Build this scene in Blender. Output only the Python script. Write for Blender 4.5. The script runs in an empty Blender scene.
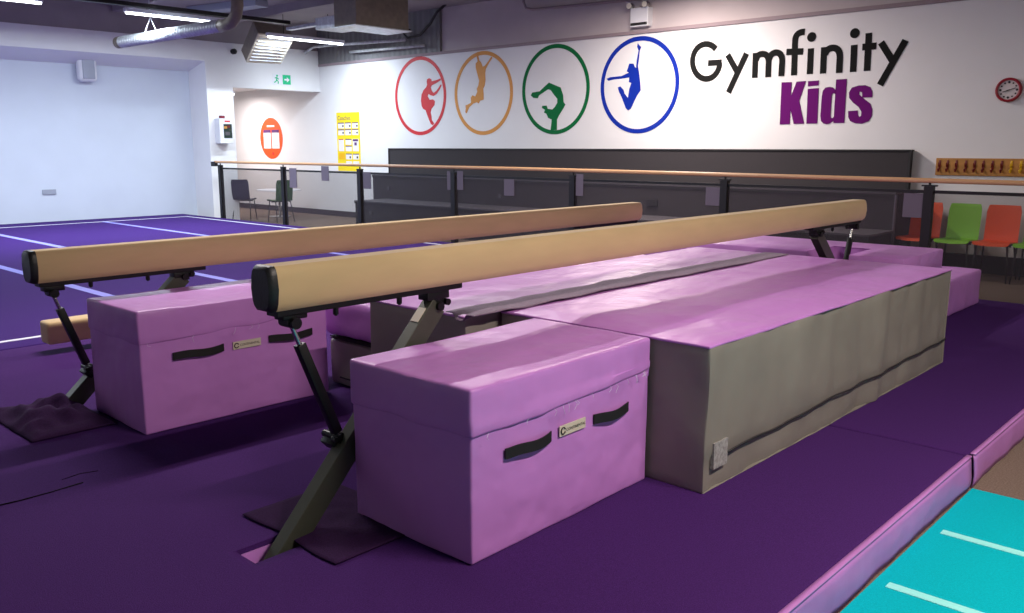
import bpy, bmesh, math, random
from mathutils import Vector, Matrix, noise
random.seed(4)
SC = bpy.context.scene
COL = SC.collection

# ------------------------------------------------------------------ camera
W, H, FPX = 1024, 613, 875.744
CAMZ = 1.38
def _axes():
    v = Vector((1336-512, -(146-306.5), -FPX)).normalized()
    z = Vector((1, 0, 0)).cross(Vector((0, -(146-306.5), -FPX))).normalized()
    if z.y < 0: z = -z
    y = z.cross(v).normalized()
    return Matrix((v, y, z))
M3 = _axes()
cam_d = bpy.data.cameras.new('camera'); cam = bpy.data.objects.new('camera', cam_d); COL.objects.link(cam)
cam_d.sensor_width = 36; cam_d.lens = FPX/W*36; cam_d.clip_end = 100
cam.matrix_world = Matrix.Translation((0, 0, CAMZ)) @ M3.to_4x4()
SC.camera = cam
def P(u, v, x=None, y=None, z=None):
    """point of the place seen at pixel (u, v) on a plane x=, y= or z="""
    r = M3 @ Vector((u-512, -(v-306.5), -FPX))
    if x is not None: r = r*(x/r.x)
    elif y is not None: r = r*(y/r.y)
    else: r = r*((z-CAMZ)/r.z)
    return Vector((r.x, r.y, r.z+CAMZ))

# ------------------------------------------------------------------ materials
def lin(c):
    return tuple(((x/255)/12.92 if x/255 <= .04045 else ((x/255+.055)/1.055)**2.4) for x in c)
MATS = {}
def mat(name, rgb, rough=.6, metal=0, var=0, vscale=8, bump=0, bscale=60, bdist=.01, rgb2=None, stretch=None, spec=.5, sheen=0, bump2=None):
    m = bpy.data.materials.new(name); m.use_nodes = True
    nt = m.node_tree; b = nt.nodes['Principled BSDF']
    c = lin(rgb)
    b.inputs['Base Color'].default_value = (*c, 1)
    b.inputs['Roughness'].default_value = rough; b.inputs['Metallic'].default_value = metal
    b.inputs['Specular IOR Level'].default_value = spec
    if sheen:
        b.inputs['Sheen Weight'].default_value = sheen
    tc = nt.nodes.new('ShaderNodeTexCoord')
    mp = nt.nodes.new('ShaderNodeMapping'); nt.links.new(tc.outputs['Object'], mp.inputs[0])
    if stretch: mp.inputs['Scale'].default_value = stretch
    if var or rgb2:
        n = nt.nodes.new('ShaderNodeTexNoise'); n.inputs['Scale'].default_value = vscale; n.inputs['Detail'].default_value = 4
        nt.links.new(mp.outputs[0], n.inputs['Vector'])
        r = nt.nodes.new('ShaderNodeMix'); r.data_type = 'RGBA'
        c2 = lin(rgb2) if rgb2 else tuple(min(1, x*(1+var)) for x in c)
        c1 = c if rgb2 else tuple(x*(1-var) for x in c)
        r.inputs[6].default_value = (*c1, 1); r.inputs[7].default_value = (*c2, 1)
        cr = nt.nodes.new('ShaderNodeMapRange'); cr.inputs[1].default_value = .3; cr.inputs[2].default_value = .7
        nt.links.new(n.outputs[0], cr.inputs[0]); nt.links.new(cr.outputs[0], r.inputs[0])
        nt.links.new(r.outputs[2], b.inputs['Base Color'])
    if bump:
        n = nt.nodes.new('ShaderNodeTexNoise'); n.inputs['Scale'].default_value = bscale; n.inputs['Detail'].default_value = 3
        nt.links.new(mp.outputs[0], n.inputs['Vector'])
        bp = nt.nodes.new('ShaderNodeBump'); bp.inputs['Strength'].default_value = bump; bp.inputs['Distance'].default_value = bdist
        nt.links.new(n.outputs[0], bp.inputs['Height'])
        if bump2:
            n2 = nt.nodes.new('ShaderNodeTexNoise'); n2.inputs['Scale'].default_value = bump2[1]; n2.inputs['Detail'].default_value = 2
            nt.links.new(mp.outputs[0], n2.inputs['Vector'])
            b2 = nt.nodes.new('ShaderNodeBump'); b2.inputs['Strength'].default_value = bump2[0]; b2.inputs['Distance'].default_value = .05
            nt.links.new(n2.outputs[0], b2.inputs['Height']); nt.links.new(b2.outputs[0], bp.inputs['Normal'])
        nt.links.new(bp.outputs[0], b.inputs['Normal'])
    MATS[name] = m
    return m
mat('vinyl', (194, 130, 206), .4, var=.04, vscale=3, bump=.15, bscale=240, bdist=.002, bump2=(.45, 4.5))
mat('vinyl_matt', (178, 116, 186), .5, var=.05, vscale=3, bump=.2, bscale=200, bdist=.002, bump2=(.3, 4))
mat('grey_cover', (132, 127, 118), .55, var=.08, vscale=2.2, bump=.2, bscale=300, bdist=.002, bump2=(.4, 3))
mat('net', (134, 116, 136), .8, var=.15, vscale=60, bump=.6, bscale=300, bdist=.004)
mat('carpet_near', (67, 34, 96), .95, var=.16, vscale=170, bump=.5, bscale=350, bdist=.004, spec=.1)
mat('carpet_far', (64, 38, 108), .95, var=.12, vscale=120, bump=.5, bscale=350, bdist=.004, spec=.1)
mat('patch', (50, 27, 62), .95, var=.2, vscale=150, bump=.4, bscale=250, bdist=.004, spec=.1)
mat('line_blue', (150, 150, 226), .9, spec=.1)
mat('line_white', (226, 226, 240), .8, spec=.1)
mat('turquoise', (0, 176, 188), .9, var=.1, vscale=150, bump=.4, bscale=300, bdist=.003, spec=.1)
mat('dash', (150, 232, 226), .8, spec=.1)
mat('beige_carpet', (132, 116, 104), .95, rgb2=(98, 84, 76), vscale=130, bump=.5, bscale=300, bdist=.004, spec=.1)
mat('suede', (200, 173, 128), .8, var=.07, vscale=9, bump=.15, bscale=300, bdist=.001, stretch=(.25, 1, 1), spec=.2, sheen=.2)
mat('black_plastic', (22, 21, 22), .45, bump=.1, bscale=90)
mat('black_metal', (18, 18, 19), .4, metal=.4, spec=.5)
mat('leg_paint_sheen', (70, 72, 60), .42, metal=.25, var=.08, vscale=14, stretch=(1, 1, 1))  # black leg paint, lightened by putting its grey green reflection into the colour
mat('chrome', (190, 190, 186), .25, metal=1)
mat('webbing', (20, 18, 20), .7)
mat('badge', (206, 196, 176), .5)
mat('ink', (36, 34, 34), .6)
mat('wall', (232, 232, 234), .8, var=.015, vscale=2, spec=.2)
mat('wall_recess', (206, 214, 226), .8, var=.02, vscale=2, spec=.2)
mat('wall_upper', (196, 186, 188), .8, var=.03, vscale=3, spec=.2)
mat('trim', (150, 134, 140), .7)
mat('ceiling', (150, 141, 146), .9, var=.08, vscale=2)
mat('cladding', (120, 120, 122), .6, var=.06, vscale=4)
mat('galv', (196, 200, 204), .4, metal=.4, var=.2, vscale=14)
mat('duct_brown', (126, 116, 104), .6, metal=.3, var=.12, vscale=12)
mat('bench_cloth', (66, 63, 66), .9, var=.12, vscale=220, bump=.3, bscale=400, bdist=.002, spec=.1)
mat('bench_edge', (30, 29, 32), .6)
mat('bench_top', (84, 80, 86), .7)
mat('handrail', (206, 160, 116), .4, var=.08, vscale=6, stretch=(1, .2, 1))
mat('rail_black', (14, 13, 16), .5)
mat('notice', (104, 95, 108), .7); mat('care', (176, 174, 172), .6, rgb2=(120, 116, 114), vscale=60); mat('slit', (10, 6, 12), .9, spec=.1)
mat('orange', (236, 84, 24), .5)
mat('green', (128, 196, 40), .5)
mat('green_dark', (54, 92, 42), .5)
mat('chair_dark', (52, 44, 62), .5)
mat('white_plastic', (226, 228, 234), .5)
mat('grey_plastic', (158, 164, 178), .5)
mat('sign_red', (206, 36, 48), .6); mat('sign_orange', (214, 146, 62), .6)
mat('sign_green', (0, 108, 56), .7, spec=.2); mat('sign_blue', (8, 44, 160), .7, spec=.2)
mat('letter_dark', (27, 28, 28), .8, spec=.1); mat('letter_purple', (102, 20, 108), .8, spec=.1)
mat('oval', (240, 84, 32), .6); mat('yellow', (246, 220, 20), .6); mat('paper', (236, 232, 234), .7)
mat('purple_ink', (92, 50, 110), .7); mat('gold', (240, 184, 0), .6)
mat('exit_green', (0, 190, 130), .5)
mat('clock_rim', (150, 22, 42), .35); mat('clock_face', (216, 206, 206), .5)
mat('rack_wood', (182, 128, 58), .5, var=.12, vscale=10, stretch=(1, .3, 2)); mat('hook_red', (112, 26, 22), .4); mat('hook_yellow', (232, 184, 20), .4)
mat('baseboard', (58, 50, 58), .7)
mat('alcove_floor', (96, 78, 84), .8, var=.06, vscale=20)
mat('red_plastic', (120, 22, 44), .5); mat('panel_dark', (30, 50, 44), .4); mat('lens', (225, 220, 205), .2)
def emis(name, col, s):
    m = bpy.data.materials.new(name); m.use_nodes = True
    b = m.node_tree.nodes['Principled BSDF']
    b.inputs['Base Color'].default_value = (*col, 1); b.inputs['Emission Color'].default_value = (*col, 1)
    b.inputs['Emission Strength'].default_value = s; MATS[name] = m
emis('tube', (.9, .95, 1), 8)
def mesh_screen():
    m = bpy.data.materials.new('mesh_screen'); m.use_nodes = True; nt = m.node_tree
    out = nt.nodes['Material Output']; b = nt.nodes['Principled BSDF']
    b.inputs['Base Color'].default_value = (*lin((64, 58, 66)), 1); b.inputs['Roughness'].default_value = .7
    t = nt.nodes.new('ShaderNodeBsdfTransparent'); mx = nt.nodes.new('ShaderNodeMixShader')
    mx.inputs[0].default_value = .27
    nt.links.new(t.outputs[0], mx.inputs[1]); nt.links.new(b.outputs[0], mx.inputs[2]); nt.links.new(mx.outputs[0], out.inputs[0])
    MATS['mesh_screen'] = m
mesh_screen()
def ribs(name, axis, scale):
    m = MATS[name]; nt = m.node_tree; b = nt.nodes['Principled BSDF']
    tc = nt.nodes.new('ShaderNodeTexCoord'); w = nt.nodes.new('ShaderNodeTexWave'); w.bands_direction = axis
    w.inputs['Scale'].default_value = scale
    bp = nt.nodes.new('ShaderNodeBump'); bp.inputs['Strength'].default_value = .6; bp.inputs['Distance'].default_value = .03
    nt.links.new(tc.outputs['Object'], w.inputs['Vector']); nt.links.new(w.outputs[1], bp.inputs['Height']); nt.links.new(bp.outputs[0], b.inputs['Normal'])
ribs('cladding', 'Y', 2.0)

# ------------------------------------------------------------------ object helpers
ORG = {}
def tag(o, label=None, cat=None, group=None, kind=None):
    if label: o['label'] = label
    if cat: o['category'] = cat
    if group: o['group'] = group
    if kind: o['kind'] = kind
    return o
def root(name, loc, label, cat, group=None):
    o = bpy.data.objects.new(name, None); COL.objects.link(o); o.location = loc
    o.empty_display_size = .1
    ORG[o.name] = Vector(loc); return tag(o, label, cat, group)
class MB:
    def __init__(s): s.bm = bmesh.new()
    def box(s, a, b, rot=None, piv=None, bev=0):
        a, b = Vector(a), Vector(b)
        r = bmesh.ops.create_cube(s.bm, size=1)
        c = (a+b)/2; d = b-a
        for v in r['verts']: v.co = Vector((v.co.x*d.x, v.co.y*d.y, v.co.z*d.z))+c
        if bev:
            es = list({e for v in r['verts'] for e in v.link_edges})
            g = bmesh.ops.bevel(s.bm, geom=es, offset=bev, segments=2, affect='EDGES', profile=.5)
            vs = g['verts']
        else: vs = r['verts']
        if rot is not None:
            piv = Vector(piv) if piv else c
            for v in vs: v.co = piv+rot@(v.co-piv)
        return s
    def bar(s, p, q, w, h, up=(0, 0, 1), bev=0):
        """box bar from p to q, w wide sideways, h deep"""
        p, q = Vector(p), Vector(q); d = (q-p); L = d.length; d.normalize()
        side = d.cross(Vector(up)).normalized(); u = side.cross(d).normalized()
        m = Matrix((d, side, u)).transposed()
        s.box((-L/2, -w/2, -h/2), (L/2, w/2, h/2), bev=bev) if False else None
        r = bmesh.ops.create_cube(s.bm, size=1)
        for v in r['verts']: v.co = Vector((v.co.x*L, v.co.y*w, v.co.z*h))
        vs = r['verts']
        if bev:
            es = list({e for v in vs for e in v.link_edges})
            vs = bmesh.ops.bevel(s.bm, geom=es, offset=bev, segments=2, affect='EDGES', profile=.5)['verts']
        c = (p+q)/2
        for v in vs: v.co = c+m@v.co
        return s
    def cyl(s, p, q, r, n=16, r2=None):
        p, q = Vector(p), Vector(q); d = q-p
        g = bmesh.ops.create_cone(s.bm, cap_ends=True, segments=n, radius1=r, radius2=r if r2 is None else r2, depth=d.length)
        m = d.to_track_quat('Z', 'Y').to_matrix(); c = (p+q)/2
        for v in g['verts']: v.co = c+m@v.co
        return s
    def path(s, pts, r, n=10):
        pts = [Vector(p) for p in pts]; rings = []
        for i, p in enumerate(pts):
            d = (pts[min(i+1, len(pts)-1)]-pts[max(i-1, 0)]).normalized()
            a = d.orthogonal().normalized() if not rings else (lastu-d*lastu.dot(d)).normalized()
            lastu = a; b = d.cross(a)
            rr = r[i] if isinstance(r, (list, tuple)) else r
            rings.append([s.bm.verts.new(p+(a*math.cos(t)+b*math.sin(t))*rr) for t in [2*math.pi*k/n for k in range(n)]])
        for A, B in zip(rings, rings[1:]):
            for k in range(n): s.bm.faces.new((A[k], A[(k+1) % n], B[(k+1) % n], B[k]))
        s.bm.faces.new(rings[0][::-1]); s.bm.faces.new(rings[-1])
        return s
    def prism(s, pts, ext):
        """polygon of 3D points extruded by a vector"""
        ext = Vector(ext); a = [s.bm.verts.new(Vector(p)) for p in pts]; b = [s.bm.verts.new(Vector(p)+ext) for p in pts]
        s.bm.faces.new(a[::-1]); s.bm.faces.new(b)
        n = len(pts)
        for i in range(n): s.bm.faces.new((a[i], a[(i+1) % n], b[(i+1) % n], b[i]))
        return s
    def ball(s, c, r, sc=(1, 1, 1), n=16):
        g = bmesh.ops.create_uvsphere(s.bm, u_segments=n, v_segments=n//2, radius=r)
        for v in g['verts']: v.co = Vector((v.co.x*sc[0], v.co.y*sc[1], v.co.z*sc[2]))+Vector(c)
        return s
    def soft(s, x0, x1, y0, y1, z0, z1, r=.02, d=.06, amp=.004, freq=3, seed=0, fn=None, aniso=(1, 1, 1)):
        lo = Vector((x0, y0, z0)); hi = Vector((x1, y1, z1)); c = (lo+hi)/2; h = (hi-lo)/2
        n = [max(2, int(round(2*h[i]/d))) for i in range(3)]
        def coords(i):
            L = [-h[i], -h[i]+r*.45] + [-h[i]+r+(2*h[i]-2*r)*k/n[i] for k in range(n[i]+1)] + [h[i]-r*.45, h[i]]
            return L
        cs = [coords(i) for i in range(3)]; V = {}
        def vert(i, j, k):
            if (i, j, k) in V: return V[(i, j, k)]
            p = Vector((cs[0][i], cs[1][j], cs[2][k]))
            inn = Vector([max(-h[a]+r, min(h[a]-r, p[a])) for a in range(3)])
            nn = p-inn
            if nn.length > 1e-9: nn.normalize(); p = inn+nn*r
            q = p+c
            if amp:
                w = Vector((q.x*aniso[0], q.y*aniso[1], q.z*aniso[2]))*freq+Vector((seed*7.3, seed*3.1, 0))
                p = p+nn*(noise.noise(w)*amp+noise.noise(w*2.7)*amp*.45)
            q = p+c
            if fn: q = fn(q, nn)
            V[(i, j, k)] = s.bm.verts.new(q); return V[(i, j, k)]
        N = [len(a)-1 for a in cs]
        for i in range(N[0]):
            for j in range(N[1]):
                s.bm.faces.new((vert(i, j, 0), vert(i, j+1, 0), vert(i+1, j+1, 0), vert(i+1, j, 0)))
                s.bm.faces.new((vert(i, j, N[2]), vert(i+1, j, N[2]), vert(i+1, j+1, N[2]), vert(i, j+1, N[2])))
        for i in range(N[0]):
            for k in range(N[2]):
                s.bm.faces.new((vert(i, 0, k), vert(i+1, 0, k), vert(i+1, 0, k+1), vert(i, 0, k+1)))
                s.bm.faces.new((vert(i, N[1], k), vert(i, N[1], k+1), vert(i+1, N[1], k+1), vert(i+1, N[1], k)))
        for j in range(N[1]):
            for k in range(N[2]):
                s.bm.faces.new((vert(0, j, k), vert(0, j, k+1), vert(0, j+1, k+1), vert(0, j+1, k)))
                s.bm.faces.new((vert(N[0], j, k), vert(N[0], j+1, k), vert(N[0], j+1, k+1), vert(N[0], j, k+1)))
        return s
    def sheet(s, f, nu, nv, th):
        """closed thin sheet, f(a, b) gives the point, th the thickness vector"""
        th = Vector(th)
        A = [[s.bm.verts.new(f(i/nu, j/nv)) for j in range(nv+1)] for i in range(nu+1)]
        B = [[s.bm.verts.new(v.co-th) for v in r] for r in A]
        for i in range(nu):
            for j in range(nv):
                s.bm.faces.new((A[i][j], A[i+1][j], A[i+1][j+1], A[i][j+1]))
                s.bm.faces.new((B[i][j], B[i][j+1], B[i+1][j+1], B[i+1][j]))
        for i in range(nu):
            s.bm.faces.new((A[i][0], B[i][0], B[i+1][0], A[i+1][0])); s.bm.faces.new((A[i][nv], A[i+1][nv], B[i+1][nv], B[i][nv]))
        for j in range(nv):
            s.bm.faces.new((A[0][j], A[0][j+1], B[0][j+1], B[0][j])); s.bm.faces.new((A[nu][j], B[nu][j], B[nu][j+1], A[nu][j+1]))
        return s
    def xf(s, m):
        for v in s.bm.verts: v.co = m@v.co
        return s
    def build(s, name, material, parent=None, smooth=False, label=None, cat=None, group=None, kind=None):
        bmesh.ops.recalc_face_normals(s.bm, faces=s.bm.faces)
        vs = s.bm.verts
        lo = Vector([min(v.co[i] for v in vs) for i in range(3)]); hi = Vector([max(v.co[i] for v in vs) for i in range(3)])
        org = ORG[parent.name].copy() if parent else Vector(((lo.x+hi.x)/2, (lo.y+hi.y)/2, lo.z))
        for v in vs: v.co -= org
        me = bpy.data.meshes.new(name); s.bm.to_mesh(me); s.bm.free()
        if smooth:
            for p in me.polygons: p.use_smooth = True
            if smooth == 'auto': me.set_sharp_from_angle(angle=math.radians(40))
        me.materials.append(MATS[material])
        o = bpy.data.objects.new(name, me); COL.objects.link(o); ORG[o.name] = org
        if parent: o.parent = parent
        else: o.location = org
        return tag(o, label, cat, group, kind)
def struct(name, mb, m, smooth=False):
    return mb.build(name, m, kind='structure', smooth=smooth)
def copy_tree(o, loc, parent=None, rotz=0, label=None, group=None):
    c = o.copy(); COL.objects.link(c)
    if parent: c.parent = parent
    else:
        c.location = loc; c.rotation_euler = (0, 0, rotz)
    if label: c['label'] = label
    if group: c['group'] = group
    for ch in o.children: copy_tree(ch, None, c)
    return c

# ------------------------------------------------------------------ room
XB = 11.775           # back wall
YR, YL = 17.4, 16.7   # recess back, main face of the left wall
XJ, XO = 9.06, 9.64   # recess jamb, edge of the opening
FZ = -.16             # concrete/carpet level
XF, YS, ZC = -4.0, -5.0, 3.95
struct('floor', MB().box((XF, YS, FZ-.1), (XB+.2, 23, FZ)), 'beige_carpet')
struct('ceiling', MB().box((XF, YS, ZC), (XB+.3, 23, ZC+.1)), 'ceiling')
struct('wall_back', MB().box((XB, YS, FZ), (XB+.3, 23, 3.13)), 'wall')
struct('trim_1', MB().box((XB-.03, YS, 3.1), (XB+.08, 16.7, 3.15)), 'trim')
struct('wall_back_upper', MB().box((XB+.04, YS, 3.15), (XB+.3, 12.75, ZC)), 'wall_upper')
struct('wall_back_cladding', MB().box((XB-.02, 12.75, 3.15), (XB+.3, 16.9, ZC)), 'cladding')
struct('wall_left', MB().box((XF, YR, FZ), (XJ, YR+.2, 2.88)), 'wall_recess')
struct('wall_left_lintel', MB().prism([(XF, YL, 3.045), (XF, YL, 3.43), (XF, YR+.2, 3.43), (XF, YR+.2, 2.88), (XF, YR, 2.88)], (XJ-XF, 0, 0)), 'wall')
struct('wall_left_pier', MB().box((XJ, YL, FZ), (XO, YR+.2, 3.43)), 'wall')
struct('wall_left_header', MB().box((XO, YL, 2.56), (XB, YL+.25, 3.43)), 'wall')
struct('wall_left_top', MB().box((XF, YL+.02, 3.43), (XB, YR+.2, ZC)), 'ceiling')
struct('wall_alcove', MB().box((7.6, 22, FZ), (XB, 22.2, 2.9)), 'wall')
struct('wall_alcove_side', MB().box((7.6, YR+.2, FZ), (7.8, 22, 2.9)), 'wall')
struct('ceiling_alcove', MB().box((7.6, YR+.2, 2.7), (XB, 22.2, 2.8)).box((XO, YL+.25, 2.7), (XB, YR+.2, 2.8)), 'wall')
struct('wall_right', MB().box((XF, YS-.2, FZ), (XB+.3, YS, ZC)), 'wall')
struct('wall_front', MB().box((XF-.2, YS-.2, FZ), (XF, 23, ZC)), 'wall')
struct('baseboard_back', MB().box((XB-.025, 13.9, FZ), (XB, 22, FZ+.12)), 'baseboard')
struct('baseboard_right', MB().box((XB-.03, YS, FZ), (XB, 3.6, FZ+.22)), 'rail_black')
# ceiling ribs
for k in range(6):
    struct('trim_%d' % (k+2), MB().box((2.2*k-1.5, YS, 3.8), (2.2*k-1.38, YL, ZC)), 'ceiling')

# ------------------------------------------------------------------ floors laid on it
def carpet_mat(x0, x1, y0, y1, label, skirt=True):
    r = root('foam_floor_mat', ((x0+x1)/2, (y0+y1)/2, FZ), label, 'gym mat')
    def f(q, n):
        return q
    MB().soft(x0, x1, y0, y1, FZ, 0, r=.018, d=.2, amp=.004, freq=1.5).build('carpet_top', 'carpet_near', r, smooth='auto')
    if skirt:
        def g(a, b):
            x = x0+.01+(x1-x0-.02)*a; z = .001-(.001-FZ)*b
            w = noise.noise(Vector((x*2.3, 0, 5)))*.014+noise.noise(Vector((x*7, b*2, 1)))*.006
            z += (noise.noise(Vector((x*1.7, 2, 9)))*.01 if b < .1 else 0)
            return Vector((x, y0-.022-w*min(1, b*2)-.006*math.sin(b*math.pi), z if b < 1 else FZ+.002))
        MB().sheet(g, 90, 5, (0, -.008, 0)).build('vinyl_skirt', 'vinyl_matt', r, smooth=True)
        def lip(a, b):
            x = x0+.01+(x1-x0-.02)*a
            return Vector((x, y0-.026+b*.022, .005+noise.noise(Vector((x*3, 0, 0)))*.002))
        MB().sheet(lip, 90, 2, (0, 0, .008)).build('vinyl_lip', 'vinyl_matt', r, smooth=True)
    return r
HX0, HX1, HY0, HY1 = 1.425, 1.70, 2.495, 2.625
def cut(o, a, b):
    c = MB().box(a, b); me = bpy.data.meshes.new('cutter'); c.bm.to_mesh(me); c.bm.free()
    co = bpy.data.objects.new('cutter', me); COL.objects.link(co); co.location = -Vector((0, 0, 0))
    me.transform(Matrix.Translation(-ORG[o.parent.name]) if False else Matrix.Identity(4))
    md = o.modifiers.new('b', 'BOOLEAN'); md.object = co; md.operation = 'DIFFERENCE'; md.solver = 'EXACT'
    bpy.context.view_layer.update()
    dg = bpy.context.evaluated_depsgraph_get(); nm = bpy.data.meshes.new_from_object(o.evaluated_get(dg))
    o.modifiers.clear(); o.data = nm; bpy.data.objects.remove(co)
    nm.materials.clear(); nm.materials.append(MATS['carpet_near'])
m_near = carpet_mat(-.8, 4.185, 1.06, 6.56, 'dark purple carpeted floor mat with its mauve skirt beside the turquoise track')
_ct = [c for c in m_near.children if c.name.startswith('carpet_top')][0]
cut(_ct, (HX0, HY0, FZ+.004), (HX1, HY1, .1))
_l = MB()
_l.box((HX0, HY0, FZ+.006), (HX0+.006, HY1, -.02)).box((HX1-.006, HY0, FZ+.006), (HX1, HY1, -.02))
_l.box((HX0+.006, HY0, FZ+.006), (HX1-.006, HY0+.006, -.02)).box((HX0+.006, HY1-.006, FZ+.006), (HX1-.006, HY1, -.02)).box((HX0+.006, HY0+.006, FZ+.004), (HX1-.006, HY1-.006, FZ+.008))
_l.build('slot_lining', 'vinyl', m_near, label='light mauve vinyl lining of the slot')
m_far = carpet_mat(4.2, 8.72, 1.055, 6.56, 'dark purple carpeted floor mat beyond the joint, running up to the railing')
r = root('sprung_floor', (4, 12, FZ), 'violet sprung floor with pale lines in front of the recessed wall', 'gym floor')
MB().soft(-2, 8.72, 6.58, 17.36, FZ, 0, r=.015, d=.4, amp=0).build('carpet', 'carpet_far', r, smooth='auto')
for x, w, mm in ((3.36, .1, 'line_blue'), (4.63, .1, 'line_blue'), (6.78, .09, 'line_blue'), (8.42, .05, 'line_white')):
    MB().box((x-w/2, 6.86, -.001), (x+w/2, 16.57, .003)).build('line', mm, r)
for y in (6.83, 16.6):
    MB().box((-1.9, y-.025, -.001), (8.45, y+.025, .0035)).build('line', 'line_white', r)
r = root('tumble_track', (1.5, -.5, FZ), 'turquoise tumble track with pale dashes at the lower right corner', 'gym mat')
MB().box((-2, -3.5, FZ), (4.18, 1.022, FZ+.012)).build('track_top', 'turquoise', r)
for x in (3.6, 3.01, 2.4):
    MB().box((x-.022, -.6, FZ+.012), (x+.022, .975, FZ+.0145)).build('dash', 'dash', r)

# dark fabric patches round the feet of the beams
def slab(pts, z, th=.006):
    return MB().prism([Vector((p[0], p[1], z)) for p in pts], (0, 0, th))
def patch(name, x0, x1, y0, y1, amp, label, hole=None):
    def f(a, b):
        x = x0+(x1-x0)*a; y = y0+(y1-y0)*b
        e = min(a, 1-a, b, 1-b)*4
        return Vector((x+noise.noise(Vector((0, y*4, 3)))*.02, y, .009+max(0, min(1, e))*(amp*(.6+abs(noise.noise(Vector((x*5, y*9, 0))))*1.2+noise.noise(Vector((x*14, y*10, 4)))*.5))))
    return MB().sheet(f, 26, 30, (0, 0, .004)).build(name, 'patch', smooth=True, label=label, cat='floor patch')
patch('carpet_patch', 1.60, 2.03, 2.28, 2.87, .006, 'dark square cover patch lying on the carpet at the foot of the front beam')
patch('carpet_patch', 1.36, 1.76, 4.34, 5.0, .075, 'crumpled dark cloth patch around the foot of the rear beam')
MB().path([P(u, v, z=.000) for u, v in ((-6, 507), (20, 501), (50, 493), (83, 483))], .005).build('floor_slot', 'slit', smooth=True, label='thin dark slit in the carpet at the left edge of the picture', cat='slit')
MB().path([P(u, v, z=.000) for u, v in ((62, 480), (80, 474), (98, 471))], .003).build('floor_slot', 'slit', smooth=True, label='short faint crease in the carpet behind the dark slit', cat='slit')

# ------------------------------------------------------------------ vinyl boxes
def text_strip(s, org, ex, ez, h, th, m, parent, name='lettering'):
    """tiny badge lettering from the built-in font, laid along ex with height h"""
    cu = bpy.data.curves.new('t', 'FONT'); cu.body = s; cu.size = 1; cu.align_x = 'LEFT'
    ob = bpy.data.objects.new('t', cu); COL.objects.link(ob)
    dg = bpy.context.evaluated_depsgraph_get(); me = bpy.data.meshes.new_from_object(ob.evaluated_get(dg))
    bpy.data.objects.remove(ob)
    ex, ez = Vector(ex).normalized(), Vector(ez).normalized(); nrm = ex.cross(ez)
    xs = [v.co.x for v in me.vertices]; ys = [v.co.y for v in me.vertices]
    k = h/(max(ys)-min(ys)); wx = (max(xs)-min(xs))*k
    b = bmesh.new(); b.from_mesh(me)
    for v in b.verts: v.co = Vector(org)+ex*((v.co.x-min(xs))*k)+ez*((v.co.y-min(ys))*k)+nrm*th
    mb = MB(); mb.bm.free(); mb.bm = b
    o = mb.build(name, m, parent); return o, wx
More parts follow.
